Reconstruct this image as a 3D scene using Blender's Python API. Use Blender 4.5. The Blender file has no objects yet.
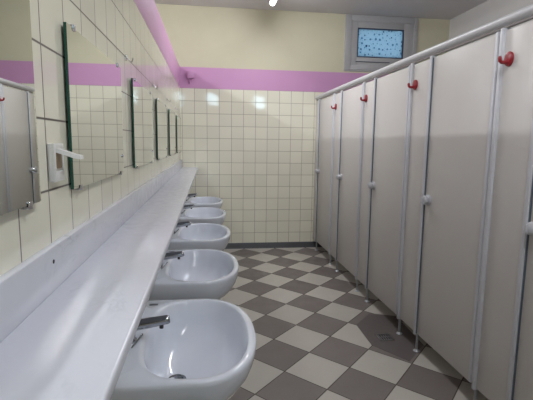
import bpy, bmesh, math
from mathutils import Vector, Matrix

scene = bpy.context.scene
COL = scene.collection
PI = math.pi

# ------------------------------------------------------------------ dimensions (metres)
XL = -0.337          # tiled face of the basin wall
XB = -0.537          # its far face (a partition, open above)
YB = 5.377           # back wall
YF = -2.0            # wall behind the camera
XR = 1.353           # plane of the cubicle fronts
XW = 3.09            # wall behind the cubicles
XO = -2.75           # outer wall of the room beyond the partition
H = 2.959            # ceiling
ZT = 2.005           # top of the tiling
ZP = 2.254           # top of the lilac band
ZB = 0.055           # top of the cove skirting


# ------------------------------------------------------------------ node helpers
class NT:
    def __init__(self, name):
        self.m = bpy.data.materials.new(name)
        self.m.use_nodes = True
        self.t = self.m.node_tree
        self.t.nodes.clear()
        self.out = self.t.nodes.new('ShaderNodeOutputMaterial')

    def n(self, typ, **kw):
        nd = self.t.nodes.new(typ)
        for k, v in kw.items():
            setattr(nd, k, v)
        return nd

    def set(self, sock, v):
        if isinstance(v, bpy.types.NodeSocket):
            self.t.links.new(v, sock)
        elif v is not None:
            sock.default_value = v

    def math(self, op, a, b=None, c=None, clamp=False):
        nd = self.n('ShaderNodeMath', operation=op, use_clamp=clamp)
        self.set(nd.inputs[0], a)
        if b is not None:
            self.set(nd.inputs[1], b)
        if c is not None:
            self.set(nd.inputs[2], c)
        return nd.outputs[0]

    def mix(self, f, a, b):
        nd = self.n('ShaderNodeMix', data_type='RGBA')
        self.set(nd.inputs['Factor'], f)
        self.set(nd.inputs[6], a)
        self.set(nd.inputs[7], b)
        return nd.outputs[2]

    def maprange(self, v, a, b, c=0.0, d=1.0):
        nd = self.n('ShaderNodeMapRange')
        self.set(nd.inputs[0], v)
        for i, q in enumerate((a, b, c, d)):
            nd.inputs[i + 1].default_value = q
        return nd.outputs[0]

    def pos(self):
        """world position (every setting mesh is built in world coordinates)"""
        g = self.n('ShaderNodeNewGeometry')
        s = self.n('ShaderNodeSeparateXYZ')
        self.t.links.new(g.outputs['Position'], s.inputs[0])
        return g.outputs['Position'], s.outputs

    def objco(self):
        g = self.n('ShaderNodeTexCoord')
        return g.outputs['Object']

    def noise(self, vec, scale, detail=4.0, rough=0.55, dist=0.0):
        nd = self.n('ShaderNodeTexNoise')
        self.set(nd.inputs['Vector'], vec)
        nd.inputs['Scale'].default_value = scale
        nd.inputs['Detail'].default_value = detail
        nd.inputs['Roughness'].default_value = rough
        nd.inputs['Distortion'].default_value = dist
        return nd.outputs['Fac']

    def principled(self, col, rough=0.5, metal=0.0, spec=0.5, coat=0.0, normal=None):
        b = self.n('ShaderNodeBsdfPrincipled')
        self.set(b.inputs['Base Color'], col)
        self.set(b.inputs['Roughness'], rough)
        self.set(b.inputs['Metallic'], metal)
        b.inputs['Specular IOR Level'].default_value = spec
        b.inputs['Coat Weight'].default_value = coat
        if normal is not None:
            self.set(b.inputs['Normal'], normal)
        self.t.links.new(b.outputs[0], self.out.inputs[0])
        return b

    def bump(self, h, strength, dist=0.01):
        nd = self.n('ShaderNodeBump')
        nd.inputs['Strength'].default_value = strength
        nd.inputs['Distance'].default_value = dist
        self.set(nd.inputs['Height'], h)
        return nd.outputs[0]


def rgb(r, g, b):
    f = lambda c: (c / 255 / 12.92) if c / 255 <= 0.04045 else ((c / 255 + 0.055) / 1.055) ** 2.4
    return (f(r), f(g), f(b), 1.0)


def plain(name, col, rough=0.5, metal=0.0, spec=0.5, coat=0.0, var=0.04, nscale=6.0, bumpy=0.0):
    t = NT(name)
    v = t.objco()
    f = t.noise(v, nscale)
    lo = tuple(c * (1 - var) for c in col[:3]) + (1,)
    hi = tuple(min(1, c * (1 + var)) for c in col[:3]) + (1,)
    c = t.mix(f, lo, hi)
    nrm = t.bump(t.noise(v, nscale * 25, 3), bumpy, 0.002) if bumpy else None
    t.principled(c, rough, metal, spec, coat, nrm)
    return t.m


def tile_mat(name, axis, off, tile, grout, size=0.15, groutw=0.0035, rough=0.045, tilt=0.0010, ripple=0.0002):
    """square glazed tiles on a vertical wall; axis 0 = runs along x, 1 = runs along y"""
    t = NT(name)
    P, s = t.pos()
    u = t.math('DIVIDE', t.math('SUBTRACT', s[axis], off), size)
    v = t.math('DIVIDE', t.math('SUBTRACT', s[2], ZB), size)
    fu, fv = t.math('FRACT', u), t.math('FRACT', v)
    iu, iv = t.math('FLOOR', u), t.math('FLOOR', v)
    du = t.math('MINIMUM', fu, t.math('SUBTRACT', 1.0, fu))
    dv = t.math('MINIMUM', fv, t.math('SUBTRACT', 1.0, fv))
    d = t.math('MULTIPLY', t.math('MINIMUM', du, dv), size)
    face = t.maprange(d, groutw * 0.5, groutw * 0.9)
    cmb = t.n('ShaderNodeCombineXYZ')
    t.set(cmb.inputs[0], iu); t.set(cmb.inputs[1], iv)
    wn = t.n('ShaderNodeTexWhiteNoise', noise_dimensions='2D')
    t.set(wn.inputs['Vector'], cmb.outputs[0])
    sep = t.n('ShaderNodeSeparateColor')
    t.set(sep.inputs[0], wn.outputs['Color'])
    shade = t.maprange(wn.outputs['Value'], 0, 1, 0.955, 1.03)
    mul = t.n('ShaderNodeMix', data_type='RGBA', blend_type='MULTIPLY')
    mul.inputs['Factor'].default_value = 1.0
    mul.inputs[6].default_value = tile
    cs = t.n('ShaderNodeCombineColor')
    for i in range(3):
        t.set(cs.inputs[i], shade)
    t.set(mul.inputs[7], cs.outputs[0])
    gcol = t.mix(t.noise(P, 9.0), grout, tuple(c * 0.7 for c in grout[:3]) + (1,))
    col = t.mix(face, gcol, mul.outputs[2])
    r = t.maprange(face, 0, 1, 0.8, rough)
    # each tile sits at its own very small tilt, with slightly rounded edges and a rippled glaze
    hu = t.math('MULTIPLY', t.math('SUBTRACT', fu, 0.5), t.math('SUBTRACT', sep.outputs[0], 0.5))
    hv = t.math('MULTIPLY', t.math('SUBTRACT', fv, 0.5), t.math('SUBTRACT', sep.outputs[1], 0.5))
    h = t.math('MULTIPLY', t.math('ADD', hu, hv), tilt)
    h = t.math('ADD', h, t.math('MULTIPLY', t.maprange(d, 0.0, 0.006), 0.0009))
    h = t.math('ADD', h, t.math('MULTIPLY', t.noise(P, 14.0, 1), ripple))
    nrm = t.bump(h, 1.0, 1.0) if tilt > 0 else None
    t.principled(col, r, 0.0, 0.5, 0.0, nrm)
    return t.m


def floor_mat():
    t = NT('floor_checker_tiles')
    P, s = t.pos()
    a, b = 0.4055, 0.4265
    X = t.math('DIVIDE', t.math('SUBTRACT', s[0], 0.650), a)
    Y = t.math('DIVIDE', t.math('SUBTRACT', s[1], 2.362), b)
    u = t.math('ADD', t.math('ADD', X, Y), 100.5)
    v = t.math('ADD', t.math('SUBTRACT', X, Y), 100.5)
    iu, iv, fu, fv = t.math('FLOOR', u), t.math('FLOOR', v), t.math('FRACT', u), t.math('FRACT', v)
    par = t.math('MODULO', t.math('ADD', iu, iv), 2.0)
    par = t.math('GREATER_THAN', par, 0.5)
    d = t.math('MINIMUM', t.math('MINIMUM', fu, t.math('SUBTRACT', 1.0, fu)),
               t.math('MINIMUM', fv, t.math('SUBTRACT', 1.0, fv)))
    face = t.maprange(d, 0.008, 0.013)
    cmb = t.n('ShaderNodeCombineXYZ')
    t.set(cmb.inputs[0], iu); t.set(cmb.inputs[1], iv)
    wn = t.n('ShaderNodeTexWhiteNoise', noise_dimensions='2D')
    t.set(wn.inputs['Vector'], cmb.outputs[0])
    grain = t.math('ADD', t.math('MULTIPLY', t.noise(P, 60.0, 3), 0.5), t.math('MULTIPLY', wn.outputs['Value'], 0.5))
    light = t.mix(grain, rgb(170, 166, 158), rgb(186, 181, 173))
    dark = t.mix(grain, rgb(104, 97, 95), rgb(120, 112, 109))
    col = t.mix(par, light, dark)
    col = t.mix(face, rgb(74, 66, 60), col)
    rough = t.maprange(t.noise(P, 5.0, 4), 0.3, 0.7, 0.32, 0.5)
    rough = t.math('ADD', rough, t.maprange(face, 0, 1, 0.35, 0.0))
    nrm = t.bump(t.math('MULTIPLY', face, 1.0), 0.35, 0.0015)
    t.principled(col, rough, 0.0, 0.4, 0.0, nrm)
    return t.m


def marble_mat():
    t = NT('pale_marble')
    v = t.objco()
    mp = t.n('ShaderNodeMapping')
    mp.inputs['Scale'].default_value = (2.0, 0.9, 2.0)
    mp.inputs['Rotation'].default_value = (0, 0, 0.5)
    t.set(mp.inputs[0], v)
    n1 = t.noise(mp.outputs[0], 3.2, 8, 0.6, 1.6)
    vein = t.math('ABSOLUTE', t.math('SUBTRACT', n1, 0.5))
    vein = t.math('SUBTRACT', 1.0, t.maprange(vein, 0.0, 0.035))
    vein = t.math('MULTIPLY', vein, t.maprange(t.noise(v, 5.0), 0.5, 0.72, 0, 0.34))
    cloud = t.noise(mp.outputs[0], 1.4, 5)
    base = t.mix(cloud, rgb(190, 193, 204), rgb(214, 216, 225))
    col = t.mix(vein, base, rgb(150, 155, 166))
    t.principled(col, t.maprange(t.noise(v, 30), 0.3, 0.7, 0.16, 0.24), 0.0, 0.5)
    return t.m


def film_mat():
    t = NT('patterned_window_film')
    P, s = t.pos()
    c = t.n('ShaderNodeCombineXYZ')
    t.set(c.inputs[0], s[0]); t.set(c.inputs[1], s[2])
    def dots(scale, r, rnd):
        v = t.n('ShaderNodeTexVoronoi', voronoi_dimensions='2D')
        t.set(v.inputs['Vector'], c.outputs[0])
        v.inputs['Scale'].default_value = scale
        v.inputs['Randomness'].default_value = rnd
        sp = t.n('ShaderNodeSeparateColor')
        t.set(sp.inputs[0], v.outputs['Color'])
        rad = t.math('MULTIPLY', t.math('ADD', sp.outputs[0], 0.35), r)
        return t.math('LESS_THAN', v.outputs['Distance'], rad), sp.outputs[1]
    m1, k1 = dots(17.0, 0.19, 0.9)
    m2, k2 = dots(34.0, 0.20, 1.0)
    base = (0.165, 0.190, 0.205, 1)
    col = t.mix(t.math('MULTIPLY', m2, 0.55), base, (0.075, 0.115, 0.14, 1))
    dk = t.mix(k1, (0.018, 0.035, 0.06, 1), (0.07, 0.11, 0.14, 1))
    col = t.mix(m1, col, dk)
    tr = t.n('ShaderNodeBsdfTranslucent'); t.set(tr.inputs[0], col)
    gl = t.n('ShaderNodeBsdfGlossy'); gl.inputs['Roughness'].default_value = 0.15
    mx = t.n('ShaderNodeMixShader'); mx.inputs[0].default_value = 0.03
    t.t.links.new(tr.outputs[0], mx.inputs[1]); t.t.links.new(gl.outputs[0], mx.inputs[2])
    t.t.links.new(mx.outputs[0], t.out.inputs[0])
    return t.m


def clear_glass():
    t = NT('clear_window_glass')
    tr = t.n('ShaderNodeBsdfTransparent'); tr.inputs[0].default_value = (0.93, 0.97, 0.97, 1)
    gl = t.n('ShaderNodeBsdfGlossy'); gl.inputs['Roughness'].default_value = 0.02
    mx = t.n('ShaderNodeMixShader'); mx.inputs[0].default_value = 0.06
    t.t.links.new(tr.outputs[0], mx.inputs[1]); t.t.links.new(gl.outputs[0], mx.inputs[2])
    t.t.links.new(mx.outputs[0], t.out.inputs[0])
    return t.m


def emit_mat(name, col, k):
    t = NT(name)
    e = t.n('ShaderNodeEmission')
    e.inputs[0].default_value = col
    e.inputs[1].default_value = k
    t.t.links.new(e.outputs[0], t.out.inputs[0])
    return t.m


TUBE = 6.0
LAMP_W = 13.6
M = dict(
    tile_back=tile_mat('cream_tiles_cross_wall', 0, -0.1651, rgb(234, 231, 214), rgb(160, 150, 134), groutw=0.003),
    tile_side=tile_mat('cream_tiles_side_wall', 1, 0.054, rgb(232, 230, 214), rgb(124, 116, 108), tilt=0.0),
    lilac=plain('lilac_paint', rgb(202, 150, 194), 0.42, bumpy=0.08),
    cream=plain('cream_wall_paint', rgb(204, 199, 175), 0.6, bumpy=0.12),
    greywall=plain('grey_white_wall_paint', rgb(200, 198, 196), 0.7, bumpy=0.1),
    ceiling=plain('ceiling_paint', rgb(212, 210, 211), 0.8, bumpy=0.1),
    floor=floor_mat(),
    slab=plain('dark_drain_slab', rgb(92, 86, 84), 0.45, nscale=14, var=0.12, bumpy=0.2),
    cove=plain('dark_cove_tile', rgb(78, 80, 84), 0.35, var=0.08),
    marble=marble_mat(),
    ceramic=plain('white_sanitary_ceramic', rgb(214, 219, 230), 0.07, coat=0.3, var=0.012),
    chrome=plain('chrome', (0.36, 0.37, 0.39, 1), 0.12, 1.0),
    chrome_dark=plain('dark_hole', (0.02, 0.02, 0.022, 1), 0.5),
    mark=plain('grey_printed_mark', rgb(86, 88, 96), 0.5),
    mirror=plain('silvered_mirror', (0.72, 0.745, 0.71, 1), 0.0, 1.0, var=0.0),
    glass_edge=plain('dark_green_glass_edge', rgb(30, 78, 66), 0.12),
    clip=plain('steel_clip', (0.55, 0.55, 0.57, 1), 0.25, 1.0),
    white_plastic=plain('white_plastic', rgb(226, 226, 224), 0.3),
    brown=plain('stained_recess', rgb(140, 118, 92), 0.5, var=0.3, nscale=60),
    laminate=plain('pale_laminate_board', rgb(200, 197, 194), 0.38, var=0.015, nscale=3),
    laminate_edge=plain('pale_laminate_edge', rgb(150, 146, 144), 0.5),
    alu=plain('white_lacquered_aluminium', rgb(198, 200, 206), 0.34),
    alu_grey=plain('grey_aluminium', (0.42, 0.45, 0.48, 1), 0.32, 0.8),
    gap=plain('dark_rubber_seal', rgb(84, 96, 110), 0.5),
    knob=plain('light_grey_plastic', rgb(190, 192, 198), 0.22),
    rail=plain('silver_white_rail', rgb(190, 191, 194), 0.32),
    red=plain('red_plastic', rgb(146, 24, 38), 0.3, coat=0.2),
    pvc=plain('white_pvc_frame', rgb(172, 171, 174), 0.4),
    gasket=plain('dark_gasket', rgb(52, 62, 84), 0.5),
    film=film_mat(),
    glass=clear_glass(),
    tube=emit_mat('fluorescent_tube', (0.97, 0.985, 1.0, 1), TUBE),
    housing=plain('white_light_housing', rgb(232, 232, 230), 0.4),
    grate=plain('steel_grate', (0.30, 0.30, 0.31, 1), 0.35, 0.9),
)


# ------------------------------------------------------------------ mesh helpers
def box(bm, a, b, bev=0.0, seg=2, mat=0):
    r = bmesh.ops.create_cube(bm, size=1.0)
    vs = r['verts']
    c = [(a[i] + b[i]) / 2 for i in range(3)]
    d = [abs(b[i] - a[i]) for i in range(3)]
    for v in vs:
        v.co = Vector([c[i] + v.co[i] * d[i] for i in range(3)])
    fs = {f for v in vs for f in v.link_faces}
    for f in fs:
        f.material_index = mat
    if bev > 0:
        es = list({e for v in vs for e in v.link_edges})
        bmesh.ops.bevel(bm, geom=es, offset=bev, segments=seg, profile=0.5, affect='EDGES', clamp_overlap=True)
    return bm


def tube(bm, pts, rad, n=16, cap=True, mat=0):
    """sweep a circle along points; rad may be one number or one per point"""
    pts = [Vector(p) for p in pts]
    rr = rad if isinstance(rad, (list, tuple)) else [rad] * len(pts)
    rings = []
    ref = None
    for i, p in enumerate(pts):
        d = (pts[min(i + 1, len(pts) - 1)] - pts[max(i - 1, 0)]).normalized()
        if ref is None:
            ref = Vector((0, 0, 1)) if abs(d.z) < 0.9 else Vector((1, 0, 0))
        x = (ref - d * ref.dot(d)).normalized()
        ref = x
        y = d.cross(x)
        rings.append([bm.verts.new(p + (x * math.cos(2 * PI * k / n) + y * math.sin(2 * PI * k / n)) * rr[i]) for k in range(n)])
    for a, b in zip(rings, rings[1:]):
        for k in range(n):
            f = bm.faces.new((a[k], a[(k + 1) % n], b[(k + 1) % n], b[k])); f.material_index = mat
    if cap:
        f = bm.faces.new(list(reversed(rings[0]))); f.material_index = mat
        f = bm.faces.new(rings[-1]); f.material_index = mat
    return bm


def lathe(bm, prof, origin, axis, n=28, mat=0):
    """profile (radius, distance along axis) turned about an axis through origin"""
    o, d = Vector(origin), Vector(axis).normalized()
    ref = Vector((0, 0, 1)) if abs(d.z) < 0.9 else Vector((1, 0, 0))
    x = (ref - d * ref.dot(d)).normalized(); y = d.cross(x)
    rings = []
    for r, h in prof:
        if r < 1e-6:
            rings.append([bm.verts.new(o + d * h)])
        else:
            rings.append([bm.verts.new(o + d * h + (x * math.cos(2 * PI * k / n) + y * math.sin(2 * PI * k / n)) * r) for k in range(n)])
    for a, b in zip(rings, rings[1:]):
        for k in range(n):
            k2 = (k + 1) % n
            if len(a) == 1:
                f = bm.faces.new((a[0], b[k2], b[k]))
            elif len(b) == 1:
                f = bm.faces.new((a[k], a[k2], b[0]))
            else:
                f = bm.faces.new((a[k], a[k2], b[k2], b[k]))
            f.material_index = mat
    return bm


def obj(name, bm, mats, parent=None, smooth=35.0):
    bmesh.ops.recalc_face_normals(bm, faces=bm.faces)
    me = bpy.data.meshes.new(name)
    bm.to_mesh(me); bm.free()
    for m in (mats if isinstance(mats, (list, tuple)) else [mats]):
        me.materials.append(M[m])
    if smooth:
        me.shade_smooth()
        me.set_sharp_from_angle(angle=math.radians(smooth))
    o = bpy.data.objects.new(name, me)
    COL.objects.link(o)
    if parent is not None:
        o.parent = parent
    return o


B = bmesh.new


def structure(name, bm, mats, parent=None, smooth=35.0):
    o = obj(name, bm, mats, parent, smooth)
    if parent is None:
        o['kind'] = 'structure'
    return o


def tag(o, label, cat, group=None):
    o['label'] = label
    o['category'] = cat
    if group:
        o['group'] = group
    return o


def thing(name, loc, label, cat, group=None):
    o = bpy.data.objects.new(name, None)
    COL.objects.link(o)
    o.location = loc
    o.empty_display_size = 0.1
    return tag(o, label, cat, group)


def dup(root, loc, label):
    def rec(o, par):
        c = o.copy(); COL.objects.link(c)
        if par is not None:
            c.parent = par
        for ch in [q for q in bpy.data.objects if q.parent == o]:
            rec(ch, c)
        return c
    r = rec(root, None)
    r.location = loc
    r['label'] = label
    return r


# ------------------------------------------------------------------ the room
bm = B(); box(bm, (XO, YF, -0.08), (XW, YB, 0)); structure('floor', bm, 'floor', smooth=0)
bm = B(); box(bm, (XO - .1, YF - .1, H), (XW + .1, YB + .1, H + 0.1)); structure('ceiling', bm, 'ceiling', smooth=0)

# basin wall: a tiled partition, open to the neighbouring washroom above the lilac band
bm = B(); box(bm, (XB, YF, 0), (XL, YB, ZT)); structure('wall_left', bm, 'tile_side', smooth=0)
bm = B(); box(bm, (XB, YF, ZT), (XL, YB, ZP), 0.004); structure('trim_1', bm, 'lilac')

# back wall with its window opening
WX0, WX1, WZ0, WZ1 = 1.70, 2.66, 2.272, H
bm = B()
box(bm, (XO, YB, 0), (XW, YB + .22, ZT), mat=0)
box(bm, (XO, YB, ZP), (WX0, YB + .22, H), mat=1)
box(bm, (WX1, YB, ZP), (XW, YB + .22, H), mat=1)
box(bm, (WX0, YB, ZP), (WX1, YB + .22, WZ0), mat=1)
structure('wall_back', bm, ['tile_back', 'cream'], smooth=0)
bm = B(); box(bm, (XO, YB - .002, ZT), (XW, YB + .22, ZP)); structure('trim_2', bm, 'lilac', smooth=0)

# wall behind the cubicles, outer wall of the neighbouring washroom
bm = B(); box(bm, (XW, YF, 0), (XW + .15, YB, ZT), mat=0); box(bm, (XW, YF, ZT), (XW + .15, YB, H), mat=1)
structure('wall_right', bm, ['tile_side', 'greywall'], smooth=0)
bm = B(); box(bm, (XO - .15, YF, 0), (XO, YB, ZT), mat=0); box(bm, (XO - .15, YF, ZT), (XO, YB, H), mat=1)
structure('wall_outer', bm, ['tile_side', 'cream'], smooth=0)

# wall behind the camera, two small high windows
FW = [(-0.06, 0.29), (1.35, 1.72)]
FZ0, FZ1 = 2.38, 2.78
bm = B()
box(bm, (XO, YF - .2, 0), (XW, YF, ZT), mat=0)
box(bm, (XO, YF - .2, ZT), (XW, YF, FZ0), mat=1)
box(bm, (XO, YF - .2, FZ1), (XW, YF, H), mat=1)
xs = [XO] + [q for w in FW for q in w] + [XW]
for i in range(0, len(xs), 2):
    box(bm, (xs[i], YF - .2, FZ0), (xs[i + 1], YF, FZ1), mat=1)
structure('wall_front', bm, ['tile_back', 'cream'], smooth=0)

# cove skirting
def cove(name, a, b, ax, sgn):
    bm = B()
    prof = [(0, 0), (0.016, 0), (0.015, 0.004), (0.011, 0.010), (0.008, 0.020), (0.007, .071), (0.005, .074), (0, .074)]
    r0, r1 = [], []
    for d, z in prof:
        if ax == 1:
            r0.append(bm.verts.new((a[0], a[1] + sgn * d, z))); r1.append(bm.verts.new((b[0], b[1] + sgn * d, z)))
        else:
            r0.append(bm.verts.new((a[0] + sgn * d, a[1], z))); r1.append(bm.verts.new((b[0] + sgn * d, b[1], z)))
    n = len(prof)
    for i in range(n):
        bm.faces.new((r0[i], r0[(i + 1) % n], r1[(i + 1) % n], r1[i]))
    bm.faces.new(r0); bm.faces.new(list(reversed(r1)))
    structure(name, bm, 'cove')
cove('baseboard_back', (XL, YB), (XW, YB), 1, -1)
cove('baseboard_left', (XL, YF), (XL, YB - .016), 0, 1)

# ------------------------------------------------------------------ windows
def win_root(name, loc):
    o = bpy.data.objects.new(name, None); COL.objects.link(o); o.location = loc
    o['kind'] = 'structure'
    return o

def ring(bm, x0, x1, z0, z1, w, y0, y1, bev=0.004):
    wl, wr, wb, wt = w
    box(bm, (x0, y0, z0), (x0 + wl, y1, z1), bev)
    box(bm, (x1 - wr, y0, z0), (x1, y1, z1), bev)
    box(bm, (x0 + wl, y0, z0), (x1 - wr, y1, z0 + wb), bev)
    box(bm, (x0 + wl, y0, z1 - wt), (x1 - wr, y1, z1), bev)

w1 = win_root('window_1', (0, 0, 0))
bm = B()
ring(bm, WX0 + .001, WX1 - .001, WZ0 + .001, WZ1 - .001, (.085, .055, .075, .075), YB - .012, YB + .10)
box(bm, (WX0 + .02, YB - .020, WZ0 + .022), (WX1 - .06, YB - .010, WZ0 + .030), .002)
structure('window_frame', bm, 'pvc', w1)
bm = B()
ring(bm, WX0 + .083, WX1 - .053, WZ0 + .073, WZ1 - .073, (.085, .135, .108, .085), YB - .004, YB + .07)
structure('window_sash', bm, 'pvc', w1)
PX0, PX1, PZ0, PZ1 = WX0 + .168, WX1 - .188, WZ0 + .181, WZ1 - .158
bm = B()
ring(bm, PX0 - .004, PX1 + .004, PZ0 - .004, PZ1 + .004, (.012, .012, .012, .012), YB - .007, YB + .03, .001)
structure('glazing_gasket', bm, 'gasket', w1)
bm = B(); box(bm, (WX0 + .15, YB - .0125, WZ0 + .118), (WX1 - .36, YB - .003, WZ0 + .126), .001)
structure('vent_slot', bm, 'gasket', w1)
bm = B(); box(bm, (PX0, YB + .012, PZ0), (PX1, YB + .020, PZ1))
structure('pane', bm, 'film', w1, 0)

for i, (a, b) in enumerate(FW):
    w = win_root('window_%d' % (i + 2), (0, 0, 0))
    bm = B(); ring(bm, a, b, FZ0, FZ1, (.03, .03, .03, .03), YF - .1, YF - .04)
    structure('window_frame', bm, 'pvc', w)
    bm = B(); box(bm, (a + .028, YF - .075, FZ0 + .028), (b - .028, YF - .069, FZ1 - .028))
    structure('pane', bm, 'glass', w, 0)

# ------------------------------------------------------------------ ceiling lights (bare tubes on battens)
LX, LXB, LZ = 0.69, -1.53, 2.85
t = thing('ceiling_light', (LX, 4.79, H), 'white batten light with a thick glowing tube on the ceiling near the back wall', 'ceiling light', 'fluorescent ceiling lights')
bm = B(); box(bm, (-.035, -1.54, -.062), (.035, 0, 0), .006); obj('housing', bm, 'housing', t)
for y in (-.012, -1.528):
    bm = B(); box(bm, (-.011, y - .009, -.116), (.011, y + .009, -.061), .004); obj('tube_holder', bm, 'housing', t)
bm = B(); tube(bm, [(0, -.023, LZ - H), (0, -1.517, LZ - H)], .030, 24); obj('fluorescent_tube', bm, 'tube', t)
M['tube'].cycles.emission_sampling = 'NONE'
ld = bpy.data.lights.new('tube_light', 'AREA')
ld.shape = 'RECTANGLE'; ld.size = .046; ld.size_y = 1.48
ld.energy = LAMP_W; ld.color = (0.97, 0.985, 1.0)
for sg in (-1, 1):                       # the glowing lower sides of the tube
    lo = bpy.data.objects.new('tube_light', ld); COL.objects.link(lo)
    a = math.radians(48) * sg
    lo.parent = t; lo.location = (.0315 * math.sin(a), -.77, LZ - H - .0315 * math.cos(a))
    lo.rotation_euler = (0, -a, 0)
dup(t, (LX, 1.25, H), 'white batten light with a thick tube, on the ceiling above the nearest basin')
def thin(r):
    # the neighbouring washroom's lights are burning with a narrower glow
    for c in [q for q in bpy.data.objects if q.parent == r and q.type == 'LIGHT']:
        c.data = ld_thin
ld_thin = ld.copy(); ld_thin.size = .020; ld_thin.energy = LAMP_W * 1.1
thin(dup(t, (LXB, 4.79, H), 'white batten light beyond the low partition wall, close to the back wall'))
thin(dup(t, (LXB, 1.85, H), 'white batten light beyond the low partition wall, nearer the camera'))

# ------------------------------------------------------------------ marble ledge along the basin wall
t = thing('marble_shelf', (XL, 1.7, 1.049), 'long pale veined marble shelf running above the basins along the left wall', 'shelf')
y0, y1 = -1.6 - 1.7, YB - 1.7
bm = B(); box(bm, (0, y0, -.024), (.210, y1, 0), .006, 3); obj('ledge', bm, 'marble', t)
bm = B(); box(bm, (0, y0, .0), (.018, y1, .093), .003, 2); obj('backsplash', bm, 'marble', t)
bm = B(); lathe(bm, [(0, -.002), (.0045, -.002), (.0045, .001), (.002, .002), (0, .002)], (.018, .908 - 1.7, .063), (1, 0, 0), 12)
s = obj('screw', bm, 'chrome_dark', t); s['label'] = 'small dark screw head in the upstand'

# ------------------------------------------------------------------ mirrors
MW, MZ0, MZ1 = 0.622, 1.243, 1.632
MXB, MXF = .006, .013
t = thing('wall_mirror', (XL, 0.253, MZ0), 'frameless mirror cut off by the left edge of the photo, left of the soap dispenser', 'mirror', 'mirrors above the marble shelf')
mh = MZ1 - MZ0
bm = B(); box(bm, (MXB, 0, 0), (MXF, MW, mh))
for f in bm.faces:
    f.material_index = 1
bm.faces.ensure_lookup_table()
for f in bm.faces:
    if f.calc_center_median().x > MXF - 1e-5:
        f.material_index = 0
obj('mirror_glass', bm, ['mirror', 'glass_edge'], t, 0)
for yy in (.055, MW - .055):
    for zz in (0, mh):
        bm = B()
        sg = 1 if zz == 0 else -1
        box(bm, (0, yy - .008, zz - .007), (MXF + .003, yy + .008, zz - .001) if sg > 0 else (MXF + .003, yy + .008, zz + .007), .001)
        if sg > 0:
            box(bm, (MXF + .0005, yy - .008, zz - .007), (MXF + .003, yy + .008, zz + .006), .001)
        else:
            box(bm, (MXF + .0005, yy - .008, zz - .006), (MXF + .003, yy + .008, zz + .007), .001)
        obj('mirror_clip', bm, 'clip', t)
bm = B(); lathe(bm, [(0, 0), (.006, 0), (.006, .002), (.003, .004), (0, .0045)], (MXF, MW - .022, .062), (1, 0, 0), 14)
obj('screw_cap', bm, 'clip', t)
MY = [1.083 + .884 * k for k in range(5)]
ml = ['frameless mirror with dark green edge, just right of the soap dispenser',
      'frameless mirror third from the camera on the tiled left wall',
      'frameless mirror fourth from the camera on the tiled left wall, a narrow sliver',
      'frameless mirror fifth from the camera, second to last before the back wall',
      'frameless mirror farthest from the camera, last before the back wall corner']
for y, l in zip(MY, ml):
    dup(t, (XL, y, MZ0), l)

# ------------------------------------------------------------------ little hooks on the tiles between the mirrors
t = thing('wall_hook', (XL, 1.885, 1.70), 'small steel hook on the tiles between second and third mirror', 'hook', 'small hooks between the mirrors')
bm = B(); box(bm, (0, -.007, -.010), (.003, .007, .016), .001); obj('hook_plate', bm, 'clip', t)
bm = B(); tube(bm, [(.002, 0, .004), (.010, 0, -.002), (.016, 0, -.012), (.022, 0, -.014), (.027, 0, -.008), (.028, 0, .002)], .0022, 8)
obj('hook_arm', bm, 'clip', t)
for k, w in enumerate(('third and fourth', 'fourth and fifth', 'fifth and sixth')):
    dup(t, (XL, 1.885 + .884 * (k + 1), 1.70), 'small steel hook on the tiles between %s mirror' % w)

# ------------------------------------------------------------------ soap dispenser bracket with elbow lever
t = thing('soap_dispenser', (XL, .955, 1.272), 'small white wall mounted soap dispenser with a lever arm between the first two mirrors', 'soap dispenser')
bm = B()
box(bm, (0, 0, 0), (.010, .062, .082), .003)
box(bm, (.009, 0, 0), (.016, .008, .082), .002)
box(bm, (.009, .056, 0), (.014, .062, .082), .001)
box(bm, (.009, .007, .070), (.016, .057, .082), .002)
box(bm, (.009, .007, 0), (.014, .057, .022), .002)
obj('body', bm, 'white_plastic', t)
bm = B(); box(bm, (.009, .011, .028), (.015, .048, .068), .004); o = obj('pump', bm, 'brown', t); o['label'] = 'brownish stained pump recess'
bm = B()
pts = [(.010, .020, .069), (.026, .030, .063), (.044, .042, .055), (.056, .049, .052)]
prev = None
for p in pts:
    px, py, pz = p
    r = [bm.verts.new((px, py - .012, pz - .0045)), bm.verts.new((px, py + .012, pz - .0045)), bm.verts.new((px, py + .012, pz + .0045)), bm.verts.new((px, py - .012, pz + .0045))]
    if prev:
        for k in range(4):
            bm.faces.new((prev[k], prev[(k + 1) % 4], r[(k + 1) % 4], r[k]))
    else:
        bm.faces.new(r)
    prev = r
bm.faces.new(list(reversed(prev)))
obj('lever', bm, 'white_plastic', t)

# ------------------------------------------------------------------ junction box on the lilac band
t = thing('junction_box', (-.208, YB - .002, 2.155), 'small lilac painted junction box on the lilac band in the back left corner', 'junction box')
bm = B(); box(bm, (-.042, -.05, -.038), (.042, 0, .042), .006); obj('box_body', bm, 'lilac', t)
bm = B(); tube(bm, [(-.010, -.018, -.037), (-.010, -.018, -.080), (-.008, -.010, -.094)], .008, 10); obj('cable_stub', bm, 'lilac', t)

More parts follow.
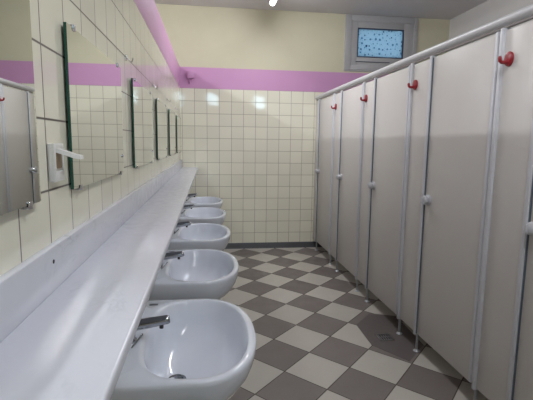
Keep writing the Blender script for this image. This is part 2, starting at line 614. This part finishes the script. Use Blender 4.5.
# ------------------------------------------------------------------ wash basins
RZ = 0.695
BW, BTIP, BCX = 0.327, 0.163 - XL, .06 - XL     # half width, projection, start of the rounded front (local x from the wall)
def basin_mesh():
    N = 96
    cx = 0.300                                   # ray centre, local
    def outer(th):
        c, s = math.cos(th), math.sin(th)
        if c >= 0:
            ax, ex = BTIP - cx, 2.25
        else:
            ax, ex = cx, 9.0
        ex2 = ex
        r = ((abs(c) / ax) ** ex2 + (abs(s) / BW) ** ex2) ** (-1 / ex2)
        return r * c + cx, r * s
    def inner(th):
        c, s = math.cos(th), math.sin(th)
        ax, ex = (0.172, 2.25) if c >= 0 else (0.180, 2.9)
        r = ((abs(c) / ax) ** ex + (abs(s) / .300) ** ex) ** (-1 / ex)
        return r * c + cx, r * s
    dx, dy = 0.222, -0.03                          # drain
    bm = B()
    rings = []
    def add(fn):
        rings.append([bm.verts.new(fn(2 * PI * k / N)) for k in range(N)])
    def sc_out(k, z, kx=None):
        kx = k if kx is None else kx
        def fn(th):
            x, y = outer(th)
            # shrink towards the wall-hung foot of the basin
            X = .12 + (x - .12) * kx if x > .12 else x
            return (X, y * k, z)
        return fn
    add(sc_out(.34, RZ - .205, .35)); add(sc_out(.46, RZ - .200, .50)); add(sc_out(.70, RZ - .165, .74))
    add(sc_out(.87, RZ - .118, .89)); add(sc_out(.955, RZ - .075, .962)); add(sc_out(.985, RZ - .045, .988))
    add(sc_out(1.0, RZ - .016)); add(sc_out(.998, RZ - .006)); add(sc_out(.988, RZ - .0005, .99))
    def sc_in(k, z, t=0.0):
        def fn(th):
            x, y = inner(th)
            x, y = cx + (x - cx) * k, y * k
            return (x + (dx - x) * t, y + (dy - y) * t, z)
        return fn
    def lip(th):
        (a, b), (c, d) = outer(th), inner(th)
        return (c * 1.0 + (a - c) * .12, d + (b - d) * .12, RZ + .0005)
    add(lip)
    add(sc_in(1.0, RZ - .004)); add(sc_in(.975, RZ - .014))
    for tt, z in ((.05, .052), (.10, .086), (.20, .120), (.36, .140), (.56, .151), (.78, .158), (.90, .162)):
        add(sc_in(.965, RZ - z, tt))
    for a, b in zip(rings, rings[1:]):
        for k in range(N):
            k2 = (k + 1) % N
            bm.faces.new((a[k], a[k2], b[k2], b[k]))
    bm.faces.new(rings[-1]); bm.faces.new(list(reversed(rings[0])))
    for v in bm.verts:
        v.co.z -= RZ
        v.co.x = max(v.co.x, 0.0)
    return bm, dx

SY = [1.452, 2.315, 3.185, 4.062, 4.94]
bl = ['white wall hung wash basin nearest the camera, at the bottom of the photo',
      'white wall hung wash basin second from the camera',
      'white wall hung wash basin third from the camera, middle of the row of five',
      'white wall hung wash basin fourth from the camera',
      'white wall hung wash basin farthest from the camera, nearest the back wall']
t = thing('wash_basin', (XL, SY[0], RZ), bl[0], 'wash basin', 'wash basins in a row under the marble shelf')
bm, dx = basin_mesh()
obj('basin_bowl', bm, 'ceramic', t, 60)
bm = B(); lathe(bm, [(.033, -.004), (.034, .002), (.029, .0045), (.024, .002), (.022, -.002), (.014, -.002), (.011, .003), (0, .0045)], (dx, -.03, -.160), (0, 0, 1), 32)
dr = obj('drain', bm, 'chrome', t)
bm = B(); box(bm, (.094, .265, -.001), (.128, .281, .0018), .0005)
mk = obj('maker_mark', bm, 'mark', t); mk['label'] = 'small dark grey printed mark on the back rim'
# mixer tap: squat body under the ledge, long round lever body pointing to the bowl
tap = obj('tap', lathe(lathe(B(), [(.026, 0), (.026, .006), (.021, .012), (.020, .050), (.019, .060), (.012, .066), (0, .067)], (.070, -.050, 0), (0, 0, 1), 28),
                       [(0, 0), (.0185, 0), (.018, .07), (.0155, .122), (.015, .130), (.012, .135), (.0115, .131), (0, .131)], (.070, -.050, .052), (1, .05, .13), 24), 'chrome', t)
bm = B(); tube(bm, [(.086, -.100, .0), (.096, -.092, .010), (.108, -.080, .022), (.118, -.068, .032)], [.0035, .003, .003, .0035], 12)
obj('plug_rod', bm, 'chrome', tap)
bm = B(); lathe(bm, [(0, 0), (.007, 0), (.007, .016), (0, .016)], (.176, -.046, .040), (.1, 0, 1), 14)
obj('aerator', bm, 'chrome_dark', tap)
bm = B()
tube(bm, [(dx, -.03, -.164), (dx, -.03, -.26)], .016, 16)
tube(bm, [(dx, -.03, -.25), (dx, -.03, -.32)], .030, 20)
tube(bm, [(dx - .02, -.03, -.27), (.10, -.03, -.27), (0.0, -.03, -.27)], .015, 14)
obj('bottle_trap', bm, 'chrome', t)
for y, l in zip(SY[1:], bl[1:]):
    dup(t, (XL, y, RZ), l)

# ------------------------------------------------------------------ toilet cubicles
LATCH0, PITCH, DOORW = 5.200, 0.892, 0.628
CZ0, CZ1 = 0.124, 1.886
ZR = 1.957
def cubicle(last):
    """local origin: floor under the latch post, y runs towards the camera as negative"""
    t = thing('toilet_cubicle', (XR, LATCH0, 0), '', 'toilet cubicle', 'toilet cubicles along the right wall')
    hy = -DOORW
    # door leaf with an edge profile
    bm = B(); box(bm, (.004, hy + .030, CZ0), (.030, -.014, CZ1), .002); d = obj('door', bm, 'laminate', t)
    bm = B(); box(bm, (-.008, hy + .016, CZ0 + .01), (.032, hy + .036, CZ1 + .005), .004); obj('door_edge', bm, 'alu', d)
    # knob
    bm = B()
    lathe(bm, [(0, 0), (.034, 0), (.034, .004), (.030, .007), (.019, .009), (.018, .014), (.026, .018), (.029, .026), (.026, .034), (.018, .039), (.008, .041), (0, .041)], (.004, -.052, 1.02), (-1, 0, 0), 28)
    box(bm, (-.046, -.056, 1.000), (-.034, -.048, 1.040), .003)
    obj('door_knob', bm, 'knob', d)
    # hinge profile, fixed panel, latch profile
    bm = B(); box(bm, (-.012, hy - .022, CZ0 - .01), (.034, hy - .001, ZR - .0585), .005); obj('hinge_post', bm, 'alu', t)
    bm = B(); box(bm, (.004, -PITCH + .017, CZ0), (.030, hy - .018, CZ1), .002); obj('fixed_panel', bm, 'laminate', t)
    bm = B(); box(bm, (-.010, -.008, CZ0 - .01), (.034, .015, ZR - .0585), .004); obj('latch_post', bm, 'alu', t)
    bm = B(); box(bm, (.004, hy - .002, CZ0), (.026, hy + .018, CZ1), .001); o = obj('hinge_seal', bm, 'laminate_edge', t)
    bm = B(); box(bm, (-.002, -.0125, CZ0), (.030, -.0085, CZ1), .001); o = obj('door_seal', bm, 'gap', t); o['label'] = 'dark rubber seal'
    for y in (hy - .011, -.008):
        bm = B()
        tube(bm, [(.012, y, .008), (.012, y, CZ0)], .009, 14)
        lathe(bm, [(0, 0), (.022, 0), (.0225, .004), (.019, .008), (.012, .012), (.010, .016)], (.012, y, .0005), (0, 0, 1), 24)
        obj('foot', bm, 'alu_grey', t)
    # hook on the fixed panel
    bm = B()
    yy, zz = hy - .062, 1.752
    lathe(bm, [(0, 0), (.027, 0), (.028, .005), (.026, .010), (.016, .013), (0, .014)], (.004, yy, zz), (-1, 0, 0), 28)
    for v in bm.verts:
        v.co.z = zz + (v.co.z - zz) * 1.2
    tube(bm, [(-.006, yy, zz - .012), (-.022, yy, zz - .016), (-.036, yy, zz - .016), (-.044, yy, zz - .010), (-.046, yy, zz + .002), (-.046, yy, zz + .010)],
         [.012, .0085, .008, .008, .0085, .006], 14)
    o = obj('coat_hook', bm, 'red', t); o['label'] = 'red plastic coat hook'
    # side wall between this cubicle and the next one
    bm = B(); box(bm, (.034, -.012, CZ0 + .03), (XW - XR - .002, .014, CZ1)); obj('side_panel', bm, 'laminate', t, 0)
    return t
cl = ['grey toilet cubicle farthest from the camera, in the corner by the back wall',
      'grey toilet cubicle second from the back wall, its panel with a red hook',
      'grey toilet cubicle third from the back wall, middle of the row of five',
      'grey toilet cubicle second from the camera, with a wide door and large round knob',
      'grey toilet cubicle nearest the camera, cut off by the right edge of the photo']
t = cubicle(False)
t['label'] = cl[0]
for k in range(1, 5):
    dup(t, (XR, LATCH0 - PITCH * k, 0), cl[k])
# strip that closes the row against the back wall
bm = B(); box(bm, (XR + .004, LATCH0 + .018, CZ0), (XR + .030, YB - .003, CZ1), .002)
tag(obj('filler_panel', bm, 'laminate'), 'narrow grey panel between the farthest cubicle post and the back wall', 'panel')

# head rail
t = thing('head_rail', (XR + .012, 1.9, ZR), 'long rounded white rail running along the top of all the cubicles', 'rail')
bm = B()
pr = []
for k in range(24):
    a = 2 * PI * k / 24
    pr.append((.024 * math.cos(a), -.024 + .024 * math.sin(a)))
ya, yb = -1.99 - 1.9 + .6, YB - .003 - 1.9
ra = [bm.verts.new((x, ya, z)) for x, z in pr]; rb = [bm.verts.new((x, yb, z)) for x, z in pr]
for k in range(24):
    bm.faces.new((ra[k], ra[(k + 1) % 24], rb[(k + 1) % 24], rb[k]))
bm.faces.new(ra); bm.faces.new(list(reversed(rb)))
obj('rail_tube', bm, 'rail', t)
bm = B(); box(bm, (-.006, ya + .02, -.058), (.010, yb - .01, -.044)); obj('rail_web', bm, 'laminate_edge', t, 0)

# ------------------------------------------------------------------ floor drain in its dark patch
t = thing('floor_drain', (1.235, 2.73, 0.0), 'dark floor patch with a small square drain grate beside the cubicle feet', 'floor drain')
bm = B()
out = [(1.105, 2.955), (1.098, 2.63), (1.259, 2.392), (1.455, 2.594), (1.48, 3.08), (1.29, 3.16)]
vt = [bm.verts.new((x - 1.235, y - 2.73, .0015)) for x, y in out]
vb = [bm.verts.new((x - 1.235, y - 2.73, 0)) for x, y in out]
bm.faces.new(vt)
for k in range(len(out)):
    bm.faces.new((vt[k], vb[k], vb[(k + 1) % len(out)], vt[(k + 1) % len(out)]))
obj('drain_surround', bm, 'slab', t, 0)
bm = B()
gs = .052
box(bm, (-gs, -gs, .001), (gs, -gs + .010, .005)); box(bm, (-gs, gs - .010, .001), (gs, gs, .005))
box(bm, (-gs, -gs, .001), (-gs + .010, gs, .005)); box(bm, (gs - .010, -gs, .001), (gs, gs, .005))
for k in range(5):
    x = -gs + .018 + k * .017
    box(bm, (x - .004, -gs + .008, .001), (x + .004, gs - .008, .0045))
box(bm, (-gs + .005, -.006, .001), (gs - .005, .006, .0048))
g = obj('grate', bm, 'grate', t, 0)
bm = B(); box(bm, (-gs + .004, -gs + .004, .0006), (gs - .004, gs - .004, .0024)); obj('drain_well', bm, 'chrome_dark', t, 0)

# ------------------------------------------------------------------ daylight
w = bpy.data.worlds.new('sky'); scene.world = w; w.use_nodes = True
nt = w.node_tree
bg = nt.nodes['Background']
bg.inputs[0].default_value = (0.60, 0.82, 1.0, 1)
bg.inputs[1].default_value = 17.0

# ------------------------------------------------------------------ camera (solved from the photograph's vanishing lines)
F, YAW, PITCHC, ROLL, CH = 425.847, math.radians(7.8016), math.radians(7.6614), math.radians(0.7407), 1.3615
cam = bpy.data.cameras.new('camera'); co = bpy.data.objects.new('camera', cam); COL.objects.link(co)
fw = Vector((math.sin(YAW) * math.cos(PITCHC), math.cos(YAW) * math.cos(PITCHC), -math.sin(PITCHC)))
rt = Vector((math.cos(YAW), -math.sin(YAW), 0)); up = rt.cross(fw)
c, s = math.cos(ROLL), math.sin(ROLL)
r2, u2 = rt * c + up * s, up * c - rt * s
m = Matrix((r2, u2, -fw)).transposed().to_4x4()
m.translation = Vector((0, 0, CH))
co.matrix_world = m
cam.sensor_fit = 'HORIZONTAL'; cam.sensor_width = 36.0
cam.lens = F / 533 * 36.0
cam.clip_start = 0.02
scene.camera = co

scene.cycles.use_denoising = True
scene.cycles.max_bounces = 10
scene.cycles.diffuse_bounces = 5
scene.cycles.glossy_bounces = 6
scene.cycles.sample_clamp_indirect = 0.0
scene.cycles.blur_glossy = 0.0
scene.cycles.use_guiding = True
scene.cycles.use_surface_guiding = True
vs = scene.view_settings
scene.display_settings.display_device = 'sRGB'
vs.view_transform = 'Standard'; vs.look = 'None'; vs.exposure = 0.0; vs.gamma = 1.0; vs.use_curve_mapping = False
